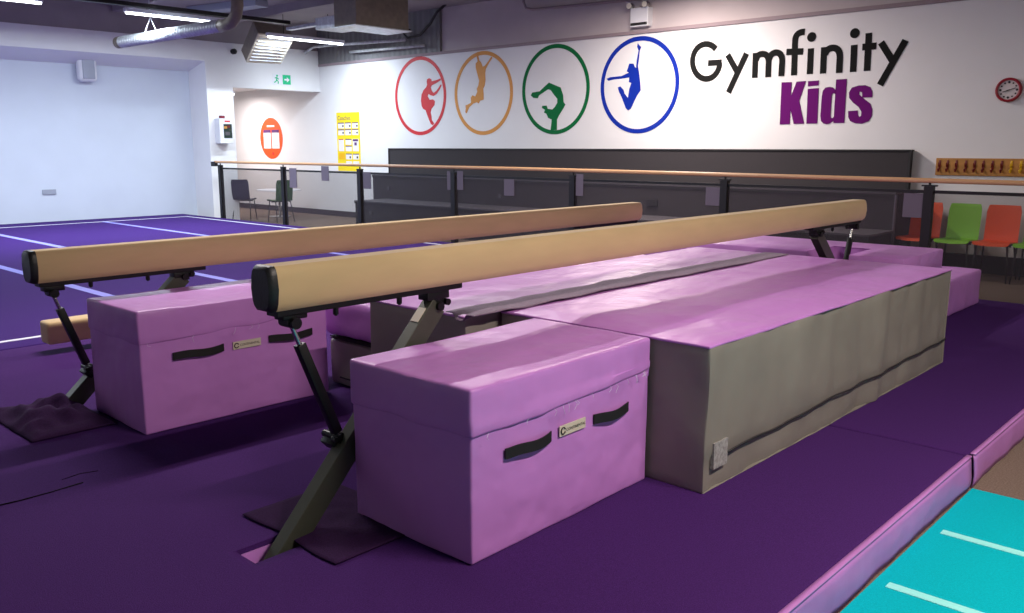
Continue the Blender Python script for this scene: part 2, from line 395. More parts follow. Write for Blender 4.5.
def vinyl_box(x0, x1, y0, y1, h, rot, label, seam, hz, handles, badge, seed, mm, full):
    r = root('vinyl_box', ((x0+x1)/2, (y0+y1)/2, 0), label, 'gym box')
    R = Matrix.Translation((x0, y0, 0)) @ Matrix.Rotation(rot, 4, 'Z') @ Matrix.Translation((-x0, -y0, 0))
    def bulge(q, n):
        # soft upholstery: mid faces swell a little, foot narrows
        t = max(0, min(1, (q.z)/h)); k = math.sin(t*math.pi)*.008
        a = max(0, min(1, (q.x-x0)/(x1-x0))); b = max(0, min(1, (q.y-y0)/(y1-y0)))
        q = q.copy()
        if abs(n.y) > .6: q.y += math.copysign(k*math.sin(a*math.pi), n.y)
        if abs(n.x) > .6: q.x += math.copysign(k*math.sin(b*math.pi), n.x)
        if n.z > .6: q.z += noise.noise(Vector((q.x*3+seed, q.y*4, 1)))*.005 - .004*math.sin(a*math.pi)
        return q
    MB().soft(x0, x1, y0, y1, .001, h-.012, r=.010, d=.035, amp=.004, freq=4, seed=seed, fn=bulge).xf(R).build('body', mm, r, smooth='auto')
    lip = .006 if full else .003
    def lidfn(q, n):
        q = bulge(q, n)
        if q.z < seam+.05:      # ragged hem that flares open
            e = noise.noise(Vector((q.x*6+seed, q.y*6, 0)))
            q.z += e*.010 + (.035*((q.x-x0)/(x1-x0))**2 if abs(n.y) > .4 and n.y < 0 else 0)
            if full and abs(n.y) > .3 and n.y < 0: q.y -= .003+.010*max(0, noise.noise(Vector((q.x*7, 3, seed))))
        return q
    MB().soft(x0-lip, x1+(.002 if full else -.0), y0-lip, y1+lip, seam, h+.002, r=.012, d=.03, amp=.003, freq=3.2, seed=seed+5, fn=lidfn).xf(R).build('lid', mm if not full else 'vinyl', r, smooth='auto')
    # piping along the top edges
    e = [(x0-lip-.001, y1+lip), (x0-lip-.001, y0-lip), (x1, y0-lip-.001)]
    for i, (xa, xb) in enumerate(handles):
        def hf(a, b, xa=xa, xb=xb):
            x = xa+(xb-xa)*a
            bow = .014*math.sin(a*math.pi)**.6
            zz = hz+.012*(a-.5)*0+.019-.038*b
            return Vector((x, y0-.014-bow, zz+.004*math.sin(a*7+i)))
        MB().sheet(hf, 16, 2, (0, -.005, 0)).xf(R).build('handle', 'webbing', r, smooth='auto', label='black webbing handle')
    bx0, bx1, bz = badge
    b = MB().box((bx0, y0-.0145, bz-.02), (bx1, y0-.011, bz+.02)).xf(R).build('badge', 'badge', r, label='cream maker\'s badge')
    text_strip('CONTINENTAL', R @ Vector((bx0+.038, y0-.0145, bz-.006)), R.to_3x3() @ Vector((1, 0, 0)), (0, 0, 1), .0115, .0012, 'ink', b)
    m = MB()
    m.path([R @ Vector((bx0+.019+.012*math.cos(t), y0-.0165, bz+.012*math.sin(t))) for t in [k*math.pi/8 for k in range(1, 16)]], .0025, 6)
    m.build('logo', 'ink', b)
    # frayed threads at the hem
    t = MB(); rnd = random.Random(seed)
    for k in range(16 if full else 6):
        x = rnd.uniform(x0+.02, x1-.03); z = seam+.012+.035*((x-x0)/(x1-x0))**2
        t.path([R @ Vector((x, y0-.026, z)), R @ Vector((x+rnd.uniform(-.012, .012), y0-.03, z-.012)), R @ Vector((x+rnd.uniform(-.02, .02), y0-.028, z-rnd.uniform(.015, .035)))], .0007, 5)
    t.build('frayed_thread', 'line_white', r, kind='stuff')
    return r
vinyl_box(1.902, 2.945, 1.942, 2.556, .61, math.radians(1.0), 'large mauve vinyl box in the foreground under the near end of the front beam', .445, .355,
          ((2.055, 2.300), (2.555, 2.785)), (2.345, 2.50, .362), 2, 'vinyl', True)
vinyl_box(1.775, 2.835, 4.055, 4.65, .605, math.radians(-.6), 'mauve vinyl box farther back beside the foot of the rear beam', .445, .368,
          ((1.93, 2.20), (2.46, 2.73)), (2.25, 2.41, .368), 9, 'vinyl', False)

# ------------------------------------------------------------------ landing mats
def landing_mat(x0, x1, y0, y1, h, label, seed, seam=True, tagp=False, drape=False):
    r = root('landing_mat', ((x0+x1)/2, (y0+y1)/2, 0), label, 'gym mat')
    def fold(q, n):
        q = q.copy()
        if abs(n.y) > .5 and n.y < 0:
            # vertical drape folds, stronger to the far end, and a tuck below the hem
            a = (q.x-x0)/(x1-x0)
            q.y += noise.noise(Vector((q.x*4.5, q.z*1.2, seed)))*.020*(.45+a) + noise.noise(Vector((q.x*10, q.z*3+q.x*2, seed+2)))*.009
            t = q.z/.14
            q.y += .010*(1 if q.z < .13 else 0)+(noise.noise(Vector((q.x*6, 0, 8)))*.012 if q.z < .1 else 0)
        if n.z > .5: q.z = h-.006
        if n.x < -.5: q.x += noise.noise(Vector((q.y*4, q.z*3, seed)))*.008
        return q
    MB().soft(x0, x1, y0, y1, .001, h-.006, r=.008, d=.04, amp=.003, seed=seed, fn=fold).build('cover', 'grey_cover', r, smooth='auto')
    def top(q, n):
        q = q.copy()
        w = noise.noise(Vector((q.x*1.1+seed, q.y*3.1, 0)))*.012+noise.noise(Vector((q.x*3, q.y*6+seed, 2)))*.006
        a = min((q.x-x0), (x1-q.x), (q.y-y0), (y1-q.y)); k = max(0, min(1, a/.12))
        q.z += max(0, w+.006)*k
        if a < .04 and n.z < .8: q.z += noise.noise(Vector((q.x*5, q.y*5, seed)))*.004
        return q
    MB().soft(x0-.003, x1+.003, y0-.003, y1+.003, h-.010, h+.002, r=.005, d=.045, amp=0, fn=top).build('top_panel', 'vinyl', r, smooth='auto')
    if seam:
        MB().path([Vector((x0+.17+(x1-x0-.17)*k/60, y0-.008+noise.noise(Vector(((x0+.17+(x1-x0-.17)*k/60)*4.5, .17, seed)))*.020*(.45+k/60), .138+.012*noise.noise(Vector((k*.16, 0, 0)))+.0003*k)) for k in range(61)], .0045, 6).build('hem_seam', 'ink', r, smooth=True)
    if tagp:
        tg = MB().box((x0+.06, y0-.006, .09), (x0+.17, y0+.010, .20)).build('care_label', 'care', r, label='pale grey sewn care label')
    return r
landing_mat(2.965, 5.95, 1.695, 2.815, .61, 'grey sided landing mat with mauve top running away from the foreground box', 1, tagp=True)
landing_mat(2.74, 5.93, 2.835, 3.53, .61, 'grey ended landing mat between the two beams behind the front beam\'s leg', 6, seam=False)
def net(a, b):
    x = 2.72+(5.86-2.72)*a; w = .095+.02*noise.noise(Vector((x*1.5, 0, 7)))
    yc = 2.845+.015*noise.noise(Vector((x*2, 4, 0)))+.01*math.sin(x*2)
    y = yc+(b-.5)*2*w+.01*noise.noise(Vector((x*9, b*3, 2)))
    z = .627+.006*noise.noise(Vector((x*5, y*12, 3)))
    z -= max(0, (2.84-x))*.25 if .3 < b < .7 else 0
    return Vector((x, y, z))
MB().sheet(net, 110, 8, (0, 0, .003)).build('net_strip', 'net', smooth=True, label='long wrinkled grey net strip covering the gap between the two landing mats', cat='cover strip')
# rear stack: low grey mat with a mauve mat on it
r = root('landing_mat', (4.4, 3.9, 0), 'low dark grey mat at the bottom of the stack beside the far mauve box', 'gym mat')
MB().soft(2.96, 5.9, 3.58, 4.2, .004, .27, r=.02, d=.06, amp=.004, seed=12).build('cover', 'grey_cover', r, smooth='auto')
MB().box((2.951, 3.7, .05), (2.958, 4.1, .058)).build('hem_seam', 'ink', r)
r = root('crash_mat', (4.4, 3.9, .275), 'mauve mat stacked on the low dark grey mat beside the far mauve box', 'gym mat')
MB().soft(2.93, 5.9, 3.56, 4.22, .30, .52, r=.045, d=.04, amp=.008, freq=5, seed=14).build('cover', 'vinyl', r, smooth='auto')
for z in (.278, .288): 
    MB().box((2.95, 3.6, z), (5.85, 4.18, z+.005)).build('gap_shade', 'webbing', r)  # black sheets standing in for the shade in the gap between the mats
# far block with a tunnel for the beam leg, and the low one beyond it
r = root('crash_mat', (6.8, 3.1, 0), 'mauve block mat under the far end of the front beam', 'gym mat')
def tun(q, n):
    q = q.copy(); q.z += noise.noise(Vector((q.x*2.5, q.y*3, 4)))*.007; return q
for nm, z0, dz, xn in (('lower_layer', .003, .44, 7.03), ('top_layer', .446, .163, 6.74)):
    mb = MB().prism([(6.27, 2.10, z0), (7.12, 2.10, z0), (7.12, 4.25, z0), (6.27, 4.25, z0), (6.27, 2.80, z0), (xn, 2.80, z0), (xn, 2.49, z0), (6.27, 2.49, z0)], (0, 0, dz))
    bmesh.ops.bevel(mb.bm, geom=mb.bm.edges[:], offset=.012, segments=2, affect='EDGES', profile=.5)
    mb.build(nm, 'vinyl', r, smooth='auto')
r = root('crash_mat', (7.9, 3, 0), 'low mauve block mat nearest the railing post and green chair', 'gym mat')
MB().soft(7.15, 8.45, 2.16, 4.2, .002, .31, r=.022, d=.05, amp=.006, seed=25).build('cover', 'vinyl', r, smooth='auto')

# ------------------------------------------------------------------ balance beams
def section(x, yc, zb, zt, k=1.0):
    h = zt-zb; pts = []
    prof = [(-.038, 0), (-.05, .012), (-.0575, .03), (-.065, .5*h), (-.059, h-.03), (-.052, h-.01), (-.042, h)]
    for a, b in prof: pts.append(Vector((x, yc+a*k, zb+h/2+(b-h/2)*k)))
    for a, b in reversed(prof): pts.append(Vector((x, yc-a*k, zb+h/2+(b-h/2)*k)))
    return pts
def loft(mb, rings):
    R = [[mb.bm.verts.new(p) for p in r] for r in rings]; n = len(R[0])
    for A, B in zip(R, R[1:]):
        for k in range(n): mb.bm.faces.new((A[k], A[(k+1) % n], B[(k+1) % n], B[k]))
    mb.bm.faces.new(R[0][::-1]); mb.bm.faces.new(R[-1])
    return mb
def beam(x0, x1, yc, zb, zt, label, foot, top, brt, brm, far):
    r = root('balance_beam', ((x0+x1)/2, yc, 0), label, 'balance beam')
    xs = [x0+.02]+[x0+.02+(x1-.03-x0-.02)*k/10 for k in range(1, 11)]
    rings = [section(x, yc, zb, zt) for x in xs]+[section(x1-.012, yc, zb, zt, .97), section(x1, yc, zb, zt, .88)]
    loft(MB(), rings).build('padded_body', 'suede', r, smooth='auto')
    c = loft(MB(), [section(x0-.012, yc, zb, zt, .86), section(x0-.004, yc, zb, zt, .97), section(x0+.008, yc, zb, zt, 1.015), section(x0+.022, yc, zb, zt, 1.015)])
    c.build('end_cap', 'black_plastic', r, smooth='auto', label='black plastic end cap')
    for sgn, xa, xb in ((1, x0+.03, top.x+.13), (-1, far['top'].x-.13, x1-.04)):
        MB().box((xa, yc-.035, zb-.022), (xb, yc+.035, zb+.002), bev=.003).build('mounting_rail', 'black_metal', r)
        bl = MB()
        for t in ((.28, .62) if sgn > 0 else (.4, .7)):
            x = xa+(xb-xa)*t
            bl.cyl((x, yc-.028, zb-.045), (x, yc-.028, zb-.02), .011, 10).cyl((x, yc-.028, zb-.05), (x, yc-.028, zb-.043), .006, 8)
        bl.build('bolt', 'black_metal', r, smooth='auto')
    def support(foot, top, brt, brm, w):
        d = (top-foot).normalized(); nrm = Vector((-d.z, 0, d.x))
        lg = MB().bar(foot, top, .07, w, up=(0, 1, 0)) if False else MB()
        lg.bar(foot-d*(.0 if foot.z < .01 and foot.z > 0 else .10), top, .058, w, up=(d.z, 0, -d.x), bev=.002)
        lg.build('leg', 'leg_paint_sheen', r, label='thick slanting leg in black paint, its grey green reflection put into the colour')
        dk = MB()
        dk.box((top.x-.06, yc-.03, zb-.055), (top.x+.06, yc+.03, zb-.02), bev=.004)
        dk.cyl((top.x, yc-.045, top.z+.0), (top.x, yc+.045, top.z), .018, 14)
        dk.cyl((top.x+.045, yc-.04, top.z+.012), (top.x+.045, yc+.04, top.z+.012), .014, 12)
        dk.box((top.x-.03, yc-.028, top.z-.02), (top.x+.03, yc+.028, zb-.03))
        dk.build('hinge', 'black_metal', r, smooth='auto')
        bd = (brm-brt).normalized()
        a = brt+bd*.0; q = MB()
        q.bar(a+bd*.09, brm-bd*.035, .036, .036, up=(bd.z, 0, -bd.x), bev=.004)
        br = q.build('brace', 'black_metal', r, smooth='auto')
        MB().cyl(a, a+bd*.1, .009, 12).cyl(brm-bd*.05, brm, .009, 12).build('threaded_rod', 'chrome', br, smooth='auto')
        h = MB()
        h.box((brt.x-.045, yc-.03, brt.z+.012), (brt.x+.055, yc+.03, zb-.018), bev=.004)
        h.cyl((brt.x, yc-.044, brt.z), (brt.x, yc+.044, brt.z), .021, 16)
        h.box((brt.x-.025, yc-.026, brt.z-.008), (brt.x+.025, yc+.026, brt.z+.02))
        h.build('bracket', 'black_metal', r, smooth='auto')
        # clamp where the brace meets the leg
        k = MB(); s = 1 if brm.x > foot.x and top.x > foot.x else -1
        k.box((brm.x-.032, yc-.042, brm.z-.03), (brm.x+.032, yc+.042, brm.z+.018), rot=Matrix.Rotation(-math.atan2(d.z, d.x), 3, 'Y'), bev=.005)
        for i in range(4):
            k.cyl((brm.x-.03+.022*i, yc-.056, brm.z+.012-.010*i), (brm.x-.03+.022*i, yc-.03, brm.z+.012-.010*i), .010, 8)
        k.cyl((brm.x-.01, yc-.05, brm.z+.012), (brm.x-.01, yc+.05, brm.z+.012), .014, 12)
        k.build('clamp', 'black_metal', r, smooth='auto')
        return d
    d = support(foot, top, brt, brm, .085)
    support(far['foot'], far['top'], far['brt'], far['brm'], .085)
    return r, d
def yp(u, v, y): return P(u, v, y=y)
yc1 = 2.645; zt1, zb1 = .976, .818
f1 = yp(286, 549, 2.56)
t1 = Vector((f1.x+.79*.93, yc1, .755))
m1 = yp(340, 440, 2.61)
b1 = yp(290, 322, yc1)
t1 = yp(434, 305, yc1)
XE1 = 1.598; L1 = 5.215
far1 = dict(top=Vector((6.05, yc1, zb1-.055)), foot=Vector((6.92, yc1, .002)), brt=Vector((6.70, yc1, zb1-.045)), brm=Vector((6.57, yc1, .34)))
bm1, d1 = beam(XE1, XE1+L1, yc1, zb1, zt1, 'tan suede balance beam in front, nearest end with a black cap over the large mauve box', f1, t1, b1, m1, far1)
# warning label on its leg, on the face towards the picture's left
d = (t1-f1).normalized(); nrm = Vector((-d.z, 0, d.x))
c = t1-d*.085
q = MB().box((-.035, -.022, -.0015), (.035, .022, .0015))
mm = Matrix((d, Vector((0, 1, 0)), nrm)).transposed().to_4x4(); mm.translation = c+nrm*.0445
q.xf(mm).build('warning_label', 'badge', bm1, label='pale warning label')

yc2 = 4.722; zt2, zb2 = .865, .702
f2 = yp(62, 408, yc2); f2.z = .002
m2 = yp(89, 369, yc2); b2 = yp(52, 293, yc2); t2 = yp(182, 276, yc2)
t2.z = min(t2.z, zb2-.045)
far2 = dict(top=Vector((6.06, yc2, zb2-.06)), foot=Vector((6.7, yc2, .002)), brt=Vector((6.65, yc2, zb2-.05)), brm=Vector((6.42, yc2, .3)))
beam(1.545, 6.83, yc2, zb2, zt2, 'tan suede balance beam at the rear, lower and nearer the left wall', f2, t2, b2, m2, far2)
# low practice beam lying behind the rear box
r = root('floor_beam', (3.3, 6.2, 0), 'short tan padded floor beam lying low behind the far mauve box', 'balance beam')
MB().soft(2.10, 4.5, 6.18, 6.33, .06, .215, r=.022, d=.1, amp=.001).build('padded_body', 'suede', r, smooth='auto')
for x in (2.75, 4.1):
    MB().box((x, 6.15, .002), (x+.08, 6.36, .06)).build('foot', 'black_plastic', r)

# ------------------------------------------------------------------ railing
XRAIL = 8.9
r = root('guard_railing', (XRAIL, 8, FZ), 'black railing with a wooden handrail running across in front of the viewing area', 'railing')
pys = [16.05, 13.84, 11.61, 9.39, 7.16, 4.98, 2.80, .6]
MB().path([(XRAIL, 16.25, 1.07), (XRAIL, 12, 1.075), (XRAIL, 8, 1.075), (XRAIL, 4, 1.06), (XRAIL, -1.2, 1.04)], .024, 12).build('handrail', 'handrail', r, smooth='auto', label='light wooden round handrail')
for y in pys:
    z = 1.05
    MB().box((XRAIL-.035, y-.042, FZ), (XRAIL+.035, y+.042, 1.0)).box((XRAIL-.02, y-.07, 1.0), (XRAIL+.02, y+.07, 1.015)).cyl((XRAIL, y, 1.0), (XRAIL, y, 1.045), .012).build('post', 'rail_black', r)
for a, b in zip(pys, pys[1:]):
    MB().box((XRAIL-.012, b+.03, .935), (XRAIL+.012, a-.03, .965)).build('top_bar', 'rail_black', r)
    MB().box((XRAIL-.012, b+.03, -.11), (XRAIL+.012, a-.03, -.08)).build('bottom_bar', 'rail_black', r)
    MB().box((XRAIL-.003, b+.03, -.08), (XRAIL+.003, a-.03, .935)).build('mesh_panel', 'mesh_screen', r, label='smoky see-through mesh infill')
MB().box((XRAIL-.03, 16.2, .985), (XRAIL+.03, 16.36, 1.075)).build('end_bracket', 'rail_black', r)
MB().box((8.76, -1.2, FZ), (8.83, 6.5, -.02)).build('kick_strip', 'rail_black', label='dark kick strip on the floor along the foot of the railing', cat='kick strip')
# grey cards fixed to the railing
cards = [((321, 166), (329, 181), 'blank grey card on the railing below the yellow poster'),
         ((289, 168), (297, 188), 'blank grey card beside the railing post next to the green chair at the round table'),
         ((363, 172), (371, 189), 'blank grey card beside the third railing post from the left end'),
         ((457, 171), (463, 190), 'narrow grey card just right of the fourth railing post from the left end'),
         ((447, 171), (451, 190), 'narrow grey card just left of the fourth railing post from the left end'),
         ((504, 179), (514, 196), 'grey card on the railing mesh below the green ring sign'),
         ((576, 174), (583, 196), 'grey card beside the railing post below the green and blue rings'),
         ((706, 187), (721, 206), 'larger grey card left of the railing post over the front beam'),
         ((904, 193), (922, 218), 'larger grey card left of the railing post beside the orange chair')]
for a, b, lb in cards:
    A = P(*a, x=XRAIL-.02); B = P(*b, x=XRAIL-.02)
    MB().box((XRAIL-.020, B.y, B.z), (XRAIL-.014, A.y, A.z)).build('grey_card', 'notice', label=lb, cat='card', group='grey cards on the railing')

# ------------------------------------------------------------------ tiered bench against the back wall
r = root('tiered_bench', (11, 9, FZ), 'long dark grey tiered bench with a tall back against the back wall', 'bench')
def tier(x0, x1, y0, y1, z1, name):
    o = MB().box((x0, y0, FZ), (x1, y1, z1-.03), bev=.004).build(name, 'bench_cloth', r)
    MB().box((x0-.012, y0-.01, z1-.055), (x0+.02, y1+.01, z1-.022)).build('edge_trim', 'bench_edge', r)
    MB().box((x0-.015, y0-.012, z1-.024), (x1, y1+.012, z1)).build('tier_top', 'bench_top', r)
    return o
tier(10.2, 10.95, 3.83, 13.48, .37, 'lower_tier')
tier(10.95, 11.62, 3.83, 13.88, .83, 'upper_tier')
MB().box((11.62, 3.93, FZ), (11.75, 14.18, 1.315), bev=.004).build('back_panel', 'bench_cloth', r)
MB().box((11.605, 3.92, 1.315), (11.76, 14.19, 1.335)).box((11.605, 3.91, 0), (11.64, 3.94, 1.33)).box((11.605, 14.17, .8), (11.64, 14.19, 1.33)).build('edge_trim', 'bench_edge', r)
MB().box((10.925, 3.812, FZ+.1), (10.97, 3.83, .8)).build('end_strip', 'notice', r, label='pale grey end strip')
for (u, v, x) in ((388.6, 188, 10.94), (500, 196, 10.94), (371, 213, 10.19)):
    p = P(u, v, x=x)
    MB().cyl((x, p.y, p.z), (x-.012, p.y, p.z), .04, 20).cyl((x-.012, p.y, p.z), (x-.016, p.y, p.z), .022, 16).build('pull_ring', 'bench_top', r, smooth='auto')
p = P(652, 203, x=10.94); MB().box((10.925, p.y-.1, p.z-.05), (10.945, p.y+.1, p.z+.05), bev=.006).box((10.92, p.y-.06, p.z-.03), (10.93, p.y+.06, p.z+.02)).build('socket_box', 'bench_edge', r)

# ------------------------------------------------------------------ chairs
def make_chair(loc, m, label, group, legm='rail_black'):
    """shell chair facing -x, seat .46 above the floor"""
    r = root('shell_chair', loc, label, 'chair', group)
    L = Vector(loc)
    prof = [(-.25, .425), (-.235, .448), (-.15, .452), (0, .44), (.13, .435), (.175, .45), (.195, .50), (.215, .62), (.235, .76), (.25, .86)]
    def f(a, b):
        t = a*(len(prof)-1); i = min(int(t), len(prof)-2); k = t-i
        x = prof[i][0]*(1-k)+prof[i+1][0]*k; z = prof[i][1]*(1-k)+prof[i+1][1]*k
        w = .192 if a < .5 else .182
        if a > .93: w -= (a-.93)*.25
        if a < .07: w -= (.07-a)*.3
        s = (b-.5)*2
        return L+Vector((x+(.012*s*s*-1 if a > .6 else 0), s*w, z+(.01*s*s if a < .5 else 0)))
    MB().sheet(f, 27, 8, (.006, 0, .009)).build('seat_shell', m, r, smooth='auto')
    fr = MB()
    fr.path([L+Vector((-.2, -.16, .43)), L+Vector((.14, -.16, .42))], .01, 8).path([L+Vector((-.2, .16, .43)), L+Vector((.14, .16, .42))], .01, 8)
    fr.path([L+Vector((-.06, -.17, .41)), L+Vector((-.06, .17, .41))], .01, 8)
    fr.build('frame', legm, r, smooth=True)
    for sx, tx in ((-.17, -.21), (.12, .22)):
        for sy in (-1, 1):
            MB().path([L+Vector((sx, .16*sy, .43)), L+Vector((tx, .19*sy, .0))], [.011, .009], 8).build('leg', legm, r, smooth=True)
    return r
X = 11.22; g1 = 'chairs in a row against the back wall'
o1 = make_chair((X, 2.74, FZ), 'orange', 'orange shell chair right of the green one, below the coat rack', g1)
o2 = make_chair((X, 3.15, FZ), 'green', 'lime green shell chair between two orange chairs by the back wall', g1)
def ycol(u): return P(u, 215, x=X+.22).y
ys = [ycol(1004), ycol(965), 3.605, ycol(1045)]
o1.location.y = ys[0]; o2.location.y = ys[1]
copy_tree(o1, (X, ys[2], FZ), label='orange shell chair half hidden behind the thick railing post', group=g1)
copy_tree(o2, (X, ys[3], FZ), label='lime green shell chair cut off by the right edge of the picture', group=g1)
# alcove table and chairs
gt = 'chairs at the round table'
pa = P(244, 200, x=9.75); pb = P(280.5, 200, x=10.05)
a = make_chair((0, 0, FZ), 'chair_dark', 'dark violet shell chair left of the small round table', gt)
a.location = (pa.x, pa.y, FZ); a.rotation_euler = (0, 0, math.radians(222))
b = make_chair((0, 0, FZ), 'green_dark', 'dark green shell chair behind the railing post at the small round table', gt)
b.location = (pb.x, pb.y, FZ); b.rotation_euler = (0, 0, math.radians(262))
tc = P(279, 189.5, x=10.75); th = tc.z-FZ; tc.z = FZ
r = root('round_table', tc, 'small round white table with a pedestal in the corner beyond the railing', 'table')
MB().cyl(tc+Vector((0, 0, th-.02)), tc+Vector((0, 0, th)), .48, 40).build('tabletop', 'white_plastic', r, smooth='auto')
MB().cyl(tc+Vector((0, 0, .02)), tc+Vector((0, 0, th-.02)), .03, 16).build('pedestal', 'chrome', r, smooth='auto')
MB().cyl(tc, tc+Vector((0, 0, .02)), .24, 32).build('base', 'chrome', r, smooth='auto')

# ------------------------------------------------------------------ back wall graphics
def WP(u, v, d=.004): 
    p = P(u, v, x=XB); p.x = XB-d; return p
def ring_sign(cu, ct, cb, m, poly, off, sc, lab, w=.068):
    T = P(cu, ct, x=XB); B = P(cu, cb, x=XB); c = (T+B)/2; R = (T.z-B.z)/2
    r = root('ring_emblem', (XB-.002, c.y, c.z), lab, 'wall sign', 'round gymnast signs on the back wall')
    n = 72; mb = MB(); V = []
    for k in range(n):
        t = 2*math.pi*k/n
        cs, sn = math.cos(t), math.sin(t)
        q = [(R, -.001), (R, -.006), (R-w, -.006), (R-w, -.001)]
        V.append([mb.bm.verts.new((XB+dx, c.y+rr*cs, c.z+rr*sn)) for rr, dx in q])
    for k in range(n):
        A, B2 = V[k], V[(k+1) % n]
        for j in range(4): mb.bm.faces.new((A[j], A[(j+1) % 4], B2[(j+1) % 4], B2[j]))
    mb.build('ring', m, r, smooth='auto')
    pts = [WP(off[0]+x/sc, off[1]+y/sc, .001) for x, y in poly]
    MB().prism(pts, (-.005, 0, 0)).build('gymnast_silhouette', m, r)
ring_sign(420, 56.3, 135.2, 'sign_red', [(350,203),(353,213),(320,235),(292,248),(285,262),(292,285),(305,300),(325,283),(340,262),(352,242),(357,248),(345,275),(325,305),(305,320),(285,315),(270,305),(265,322),(278,345),(300,342),(313,355),(310,380),(290,405),(284,430),(290,455),(292,480),(308,502),(298,514),(286,505),(275,480),(262,445),(252,415),(235,405),(225,385),(221,350),(225,310),(238,280),(255,262),(262,245),(259,225),(262,208),(275,201),(288,208),(292,222),(325,213)], (388, 48), 6.66, 'red ring sign with a climbing gymnast silhouette, leftmost on the back wall')
ring_sign(483, 51, 135.0, 'sign_orange', [(184,75),(194,75),(200,105),(212,118),(222,145),(235,140),(262,105),(277,80),(285,88),(262,122),(242,158),(238,185),(240,230),(235,265),(225,285),(228,320),(228,355),(205,362),(197,380),(185,372),(162,380),(135,405),(120,443),(111,436),(115,410),(113,392),(125,388),(148,375),(147,340),(158,328),(175,335),(188,305),(185,285),(195,265),(200,235),(188,190),(178,150),(178,125),(190,110)], (448, 44), 6.385, 'amber ring sign with a hanging gymnast silhouette, second on the back wall')
ring_sign(555, 44, 134.3, 'sign_green', [(96,345),(105,328),(150,320),(180,290),(205,268),(245,285),(275,298),(290,345),(292,385),(303,400),(290,425),(265,465),(253,490),(252,552),(215,555),(222,490),(200,480),(190,455),(175,448),(182,432),(163,420),(165,408),(190,406),(197,425),(225,430),(240,415),(255,390),(255,365),(235,340),(215,312),(200,308),(170,328),(145,345),(137,362),(112,360)], (515, 38), 6.01, 'green ring sign with a backbend gymnast silhouette between the amber and blue rings')
ring_sign(638.7, 36.3, 133.4, 'sign_blue', [(240,72),(244,82),(258,95),(250,115),(246,160),(240,200),(246,235),(252,290),(256,335),(235,365),(200,440),(185,448),(172,435),(150,375),(135,345),(128,320),(142,315),(160,335),(165,355),(185,380),(192,330),(204,295),(190,290),(192,264),(150,271),(110,275),(75,283),(66,272),(85,264),(150,256),(190,238),(178,230),(192,188),(215,187),(222,205),(230,213),(234,170),(244,115),(236,92)], (595, 30), 5.578, 'blue ring sign with a leaping gymnast silhouette beside the dark lettering')

def stroke(mb, pts, w, z0=.001, z1=.007):
    """flat stroke on the wall, pts are (y, z)"""
    P2 = []
    for p in pts:
        if not P2 or (Vector(p)-P2[-1]).length > .004: P2.append(Vector(p))
    L, R = [], []
    for i, p in enumerate(P2):
        d1 = (p-P2[i-1]).normalized() if i else (P2[1]-p).normalized()
        d2 = (P2[i+1]-p).normalized() if i < len(P2)-1 else d1
        n1 = Vector((-d1.y, d1.x)); n2 = Vector((-d2.y, d2.x)); n = (n1+n2).normalized()
        k = w/2/max(.5, n.dot(n1)); L.append(p+n*k); R.append(p-n*k)
    n = len(P2); bm = mb.bm
    V = [[bm.verts.new((XB-d, a.x, a.y)) for a in row] for d in (z0, z1) for row in (L, R)]
    a, b, c, e = V
    for i in range(n-1):
        bm.faces.new((a[i], a[i+1], b[i+1], b[i])); bm.faces.new((c[i], e[i], e[i+1], c[i+1]))
        bm.faces.new((a[i], c[i], c[i+1], a[i+1])); bm.faces.new((b[i], b[i+1], e[i+1], e[i]))
    bm.faces.new((a[0], b[0], e[0], c[0])); bm.faces.new((a[-1], c[-1], e[-1], b[-1]))
def wl(off, sc, pts):
    o = []
    for x, y in pts:
        p = P(off[0]+x/sc, off[1]+y/sc, x=XB); o.append((p.y, p.z))
    return o
def arc(a, b, c, n=10):
    """quadratic curve through control b"""
    return [((1-t)**2*a[0]+2*t*(1-t)*b[0]+t*t*c[0], (1-t)**2*a[1]+2*t*(1-t)*b[1]+t*t*c[1]) for t in [k/n for k in range(n+1)]]
rw = root('lettering_sign', (XB-.002, 6.3, 2.6), 'charcoal wall lettering reading Gymfinity above the purple word', 'wall lettering')
def letter(strokes, dots=(), w=.085, name='letter'):
    mb = MB()
    for k, (off, sc, pts) in enumerate(strokes): stroke(mb, wl(off, sc, pts), w, z1=.006+.0012*k)
    for off, sc, x, y, rr in dots:
        p = P(off[0]+x/sc, off[1]+y/sc, x=XB); mb.cyl((XB-.001, p.y, p.z), (XB-.007, p.y, p.z), rr, 24)
    mb.build(name, 'letter_dark', rw)
A5 = ((685, 25), 8.175); A6 = ((790, 20), 8.176)
# G as an arc in pixel space
G = []
for k in range(29):
    t = math.radians(-42-k*(300/28.0))
    G.append((174+112*math.cos(t), 298+143*math.sin(t)))
G = [(278, 203)]+[q for q in G[1:]]
G = [q for q in G]
G2 = []
import math as _m
for k in range(25):
    t = math.radians(-45-k*(300/24.0)+0)
    G2.append((174+112*math.cos(t)+8*_m.sin(-t)*0, 298+143*math.sin(t)))
letter([(*A5, G2+[(283, 308)]), (*A5, [(190, 312), (300, 305)])])
letter([(*A5, [(350, 243), (428, 385)]), (*A5, [(504, 232), (356, 552)])])
letter([(*A5, [(578, 228), (571, 432)]), (*A5, arc((582, 290), (590, 238), (632, 236), 8)+arc((632, 236), (686, 236), (684, 305), 8)+[(680, 426)]),
        (*A5, arc((688, 285), (700, 228), (744, 225), 8)+arc((744, 225), (798, 225), (795, 300), 8)+[(788, 418)])])
letter([(*A6, [(33, 452), (42, 190)]+arc((43, 165), (47, 98), (122, 97), 10)), (*A6, [(-28, 262), (108, 257)])])
letter([(*A6, [(162, 442), (172, 232)])], [(*A6, 178, 139, .063)])
